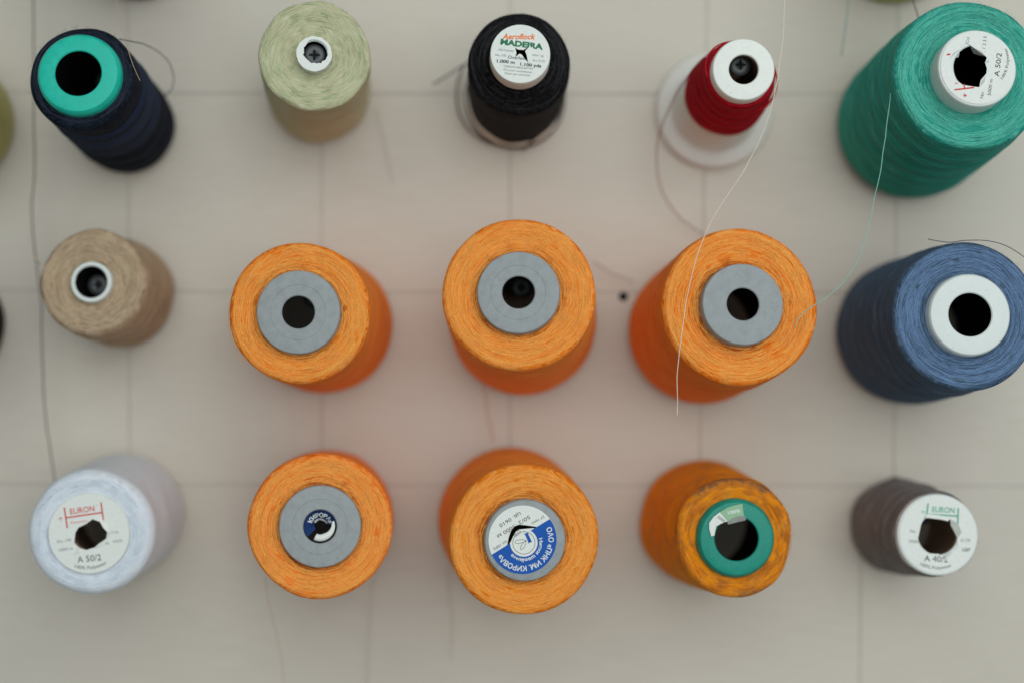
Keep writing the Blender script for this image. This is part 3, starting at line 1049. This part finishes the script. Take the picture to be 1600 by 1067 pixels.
def sheet(name, key, pts, z, mat, parent):
    S = SPOOLS[key]
    me = poly_mesh(name, [pts], 0, S['k'])
    bm = bmesh.new(); bm.from_mesh(me)
    g = bmesh.ops.extrude_face_region(bm, geom=bm.faces[:])
    for e in g['geom']:
        if isinstance(e, bmesh.types.BMVert): e.co.z += 0.0002
    bmesh.ops.recalc_face_normals(bm, faces=bm.faces)
    bm.to_mesh(me); bm.free()
    o = sub(name, me, mat, parent); o.location = (0, 0, z)
    return o


lab = sheet('label_scrap', 'K', rel([(513, 365), (553, 412), (520, 424), (495, 437), (490, 458), (485, 485), (468, 490), (458, 452), (458, 420), (480, 390)], K0, 3.334, 970, 690), S['H'] + 0.0007, M['paper'], S['root'])
gr = sub('printed_patch', poly_mesh('printed_patch', [rel([(513, 365), (555, 340), (595, 328), (632, 322), (640, 383), (600, 386), (553, 412)], K0, 3.334, 970, 690)], 0.00022, kK), M['paper_green'], lab)
p = Print(); T(p, '100%', 5.0, (588, 362), 10, f5, width=20, bold=0.03); p.build('printed_text', M['paper'], lab, 0.00030, kK)
p = Print(); T(p, '5000', 4.6, (522, 400), -38, f5, width=14); p.build('printed_text', M['ink'], lab, 0.00030, kK)
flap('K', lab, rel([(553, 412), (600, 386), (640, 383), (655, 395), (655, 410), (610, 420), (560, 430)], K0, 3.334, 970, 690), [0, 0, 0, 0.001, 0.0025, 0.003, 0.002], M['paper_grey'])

# J1: label pushed into the hole --------------------------------------
S = SPOOLS['J1']; k = S['k']
R_ = 25.2 * k
v, f = [], []
na, nd = 24, 6
for i in range(na + 1):
    a = radians(5 + 215 * i / na)
    for j in range(nd + 1):
        t = j / nd
        r = R_ * (1 - 0.62 * t)
        v.append((r * cos(a), r * sin(a) + 0.0004 * t, S['H'] - 0.0016 - 0.004 * t - 0.0008 * sin(4 * a) * t))
for i in range(na):
    for j in range(nd):
        f.append((i * (nd + 1) + j, (i + 1) * (nd + 1) + j, (i + 1) * (nd + 1) + j + 1, i * (nd + 1) + j + 1))
pl = sub('pushed_label', pydata('pushed_label', v, f), M['ink_dark_blue'], S['root'], True)
p = Print()
arc_text(p, 'КИРОВА»', 6.4, (0, 0), 17.5, 88, width=44, bold=0.05)
arc_text(p, 'швейные', 3.6, (0, 0), 11.0, 85, width=24, bold=0.04)
po = p.build('printed_text', M['paper'], pl, 0, k)
for w in po.data.vertices:
    r = sqrt(w.co.x ** 2 + w.co.y ** 2); t = (1 - r / R_) / 0.62; a = atan2(w.co.y, w.co.x)
    w.co.z = S['H'] - 0.0016 - 0.004 * t - 0.0008 * sin(4 * a) * t + 0.00035
# the rolled white edge of that label at lower right
v, f = [], []
pts = []
for i in range(15):
    a = radians(22 - 138 * i / 14)
    pts.append((R_ * (0.93 - 0.06 * i / 14) * cos(a), R_ * (0.93 - 0.04 * i / 14) * sin(a)))
for i, (x, y) in enumerate(pts):
    wd = 0.0007 + 0.0011 * min(1, i / 8)
    for j in range(9):
        b = 2 * pi * j / 9 * 0.86
        d = sqrt(x * x + y * y); ux, uy = x / d, y / d
        v.append((x - ux * wd * (0.9 + cos(b)), y - uy * wd * (0.9 + cos(b)), S['H'] - 0.0002 + wd * sin(b)))
for i in range(len(pts) - 1):
    for j in range(8):
        f.append((i * 9 + j, (i + 1) * 9 + j, (i + 1) * 9 + j + 1, i * 9 + j + 1))
me = pydata('rolled_paper', v, f)
ro = sub('rolled_paper', me, M['paper'], S['root'], True)
sd = ro.modifiers.new('thickness', 'SOLIDIFY'); sd.thickness = 0.0002

# B: ragged paper rim on the tube -----------------------------------
S = SPOOLS['B']; k = S['k']
rnd = random.Random(4)
outr = [((27.3 + rnd.uniform(-.3, .8)) * cos(2 * pi * i / 40), (27.3 + rnd.uniform(-.3, .8)) * sin(2 * pi * i / 40)) for i in range(40)]
inr = []
for i in range(40):
    a = 2 * pi * i / 40
    w = 20.5 + rnd.uniform(-1.4, 1.0) - 1.2 * max(0, cos(a + 2.2)) - 2.4 * max(0, cos(a - 2.7)) ** 3
    inr.append((w * cos(a) + 1.2, w * sin(a) + 4))
inr = [(x * min(1, 22.5 / sqrt(x * x + y * y)), y * min(1, 22.5 / sqrt(x * x + y * y))) for x, y in inr]
me = poly_mesh('torn_paper_rim', [outr, inr], 0, k)
bm = bmesh.new(); bm.from_mesh(me)
g = bmesh.ops.extrude_face_region(bm, geom=bm.faces[:])
for e in g['geom']:
    if isinstance(e, bmesh.types.BMVert): e.co.z += 0.0003
bmesh.ops.recalc_face_normals(bm, faces=bm.faces)
bm.to_mesh(me); bm.free()
o = sub('torn_paper_rim', me, M['paper'], S['root']); o.location = (0, 0, S['H'] + 0.0002)

# ------------------------------------------------------------------ thread tails (parts of their spools)
def tail(key, pts, r, mat, wob=0.0004, name='thread_tail'):
    root = SPOOLS[key]['root']
    me = thread_mesh(name, [at(*p) for p in pts], r, 12, wob)
    me.transform(root.matrix_world.inverted())
    return link(name, me, mat, root)


tail('A', [(186, 62, 0.085), (210, 66, 0.075), (240, 76, 0.06), (262, 95, 0.05), (271, 118, 0.04), (268, 138, 0.035), (258, 152, 0.03)], 0.00025, F['navy'])
tail('C', [(676, 133, 0.012), (700, 118, 0.012), (722, 104, 0.012), (738, 96, 0.012)], 0.0004, F['black'], 0)
tail('C', [(726, 100, 0.010), (716, 125, 0.008), (713, 152, 0.007), (719, 182, 0.006), (738, 208, 0.006), (765, 223, 0.006), (795, 229, 0.006), (828, 226, 0.006), (855, 208, 0.007), (872, 185, 0.010), (880, 160, 0.012)], 0.00045, F['black'], 0.0003)
tail('C', [(818, 236, 0.010), (826, 226, 0.012), (838, 216, 0.014), (850, 206, 0.014)], 0.0005, F['black'], 0)
tail('D', [(1100, 90, 0.086), (1084, 108, 0.072), (1074, 122, 0.06), (1060, 142, 0.05), (1044, 172, 0.04), (1032, 205, 0.03), (1026, 240, 0.022), (1029, 280, 0.016), (1042, 315, 0.012), (1066, 344, 0.009), (1100, 368, 0.006)], 0.0003, fibre('dull_red_fibre', (146, 76, 74)))
tail('E', [(1396, 110, 0.092), (1392, 140, 0.096), (1389, 170, 0.098), (1381, 230, 0.1), (1372, 285, 0.102), (1358, 345, 0.104), (1346, 392, 0.106), (1325, 432, 0.107), (1290, 466, 0.108), (1262, 484, 0.1075), (1246, 500, 0.1065), (1242, 512, 0.105)], 0.00020, fibre('pale_teal_fibre', (150, 206, 190)))
tail('H', [(1450, 374, 0.095), (1466, 377, 0.098), (1486, 379, 0.101), (1510, 376, 0.102), (1545, 377, 0.101), (1575, 386, 0.099), (1612, 410, 0.098)], 0.00018, fibre('dark_blue_fibre', (60, 66, 84)), 0.0001)
tail('G2', [(755, 600, 0.012), (759, 630, 0.01), (764, 660, 0.009), (770, 690, 0.008)], 0.00022, fibre('dull_orange_fibre', (186, 122, 92)))
tail('J1', [(414, 900, 0.045), (421, 945, 0.040), (432, 990, 0.036), (440, 1030, 0.034), (446, 1080, 0.03)], 0.00015, fibre('pale_orange_fibre', (206, 160, 106)))
tail('J1', [(590, 880, 0.01), (581, 920, 0.008), (577, 970, 0.007), (575, 1020, 0.006), (573, 1085, 0.006)], 0.00015, fibre('brownish_fibre', (176, 150, 132)))
tail('J2', [(698, 890, 0.01), (702, 930, 0.008), (706, 970, 0.007), (704, 1030, 0.006)], 0.00015, fibre('brownish_fibre', (176, 152, 136)))
tail('F', [(64, 415, 0.05), (58, 408, 0.04), (54, 400, 0.03)], 0.0003, F['tan'])
tail('P3', [(1418, -30, 0.06), (1426, 0, 0.062), (1436, 32, 0.065)], 0.00025, F['dark'])
# stray windings at the rim of the orange cone
tail('G1', [(372, 440, 0.098), (360, 470, 0.097), (357, 500, 0.096), (362, 530, 0.096), (378, 565, 0.098)], 0.00012, F['orange'], 0, 'stray_winding')

# ------------------------------------------------------------------ loose threads of other spools
def loose(pts, r, mat, label, wob=0.0004):
    me = thread_mesh('loose_thread', [at(*p) for p in pts], r, 12, wob)
    p0 = at(*pts[0])
    me.transform(Matrix.Translation(-p0))
    o = link('loose_thread', me, mat)
    o.location = p0
    return tag(o, label, 'thread', 'loose threads')


loose([(1226, -60, 0.10), (1226, 0, 0.10), (1223, 60, 0.10), (1214, 130, 0.102), (1198, 190, 0.105), (1168, 258, 0.108), (1128, 318, 0.110), (1103, 362, 0.111), (1086, 412, 0.112), (1073, 465, 0.112), (1064, 530, 0.112), (1059, 585, 0.112), (1058, 650, 0.112)], 0.0002, fibre('white_thread', (238, 226, 206)),
      'long white thread hanging down across the widest orange cone')
loose([(178, -40, 0.108), (183, 10, 0.108), (192, 50, 0.108), (203, 88, 0.107), (212, 112, 0.106), (219, 127, 0.105)], 0.00014, fibre('pale_thread', (190, 170, 156)),
      'short fine pale thread ending over the navy spool', 0.0002)
loose([(52, -60, 0.022), (53, 40, 0.022), (52, 140, 0.022), (54, 260, 0.022), (50, 330, 0.022), (55, 400, 0.022), (64, 470, 0.022), (66, 560, 0.022), (70, 640, 0.022), (78, 700, 0.022), (86, 760, 0.022), (90, 800, 0.022)], 0.00032, fibre('dark_thread', (50, 51, 56)),
      'dark grey thread running down the board along the left edge', 0.0005)
loose([(1327, -60, 0.04), (1326, 0, 0.04), (1321, 45, 0.04), (1315, 88, 0.04)], 0.0003, fibre('pale_teal_thread', (126, 166, 156)),
      'short pale teal thread hanging from the top edge beside the teal cone', 0.0003)
loose([(928, 408, 0.006), (945, 422, 0.006), (968, 432, 0.006), (990, 442, 0.006)], 0.00025, fibre('brown_thread', (150, 124, 110)),
      'faint brown thread end on the board beside the drilled hole', 0.0003)
loose([(588, 170, 0.004), (596, 205, 0.004), (606, 245, 0.004), (614, 285, 0.004)], 0.00012, fibre('grey_brown_thread', (160, 146, 134)),
      'faint grey brown thread on the board below the sage green spool', 0.0003)
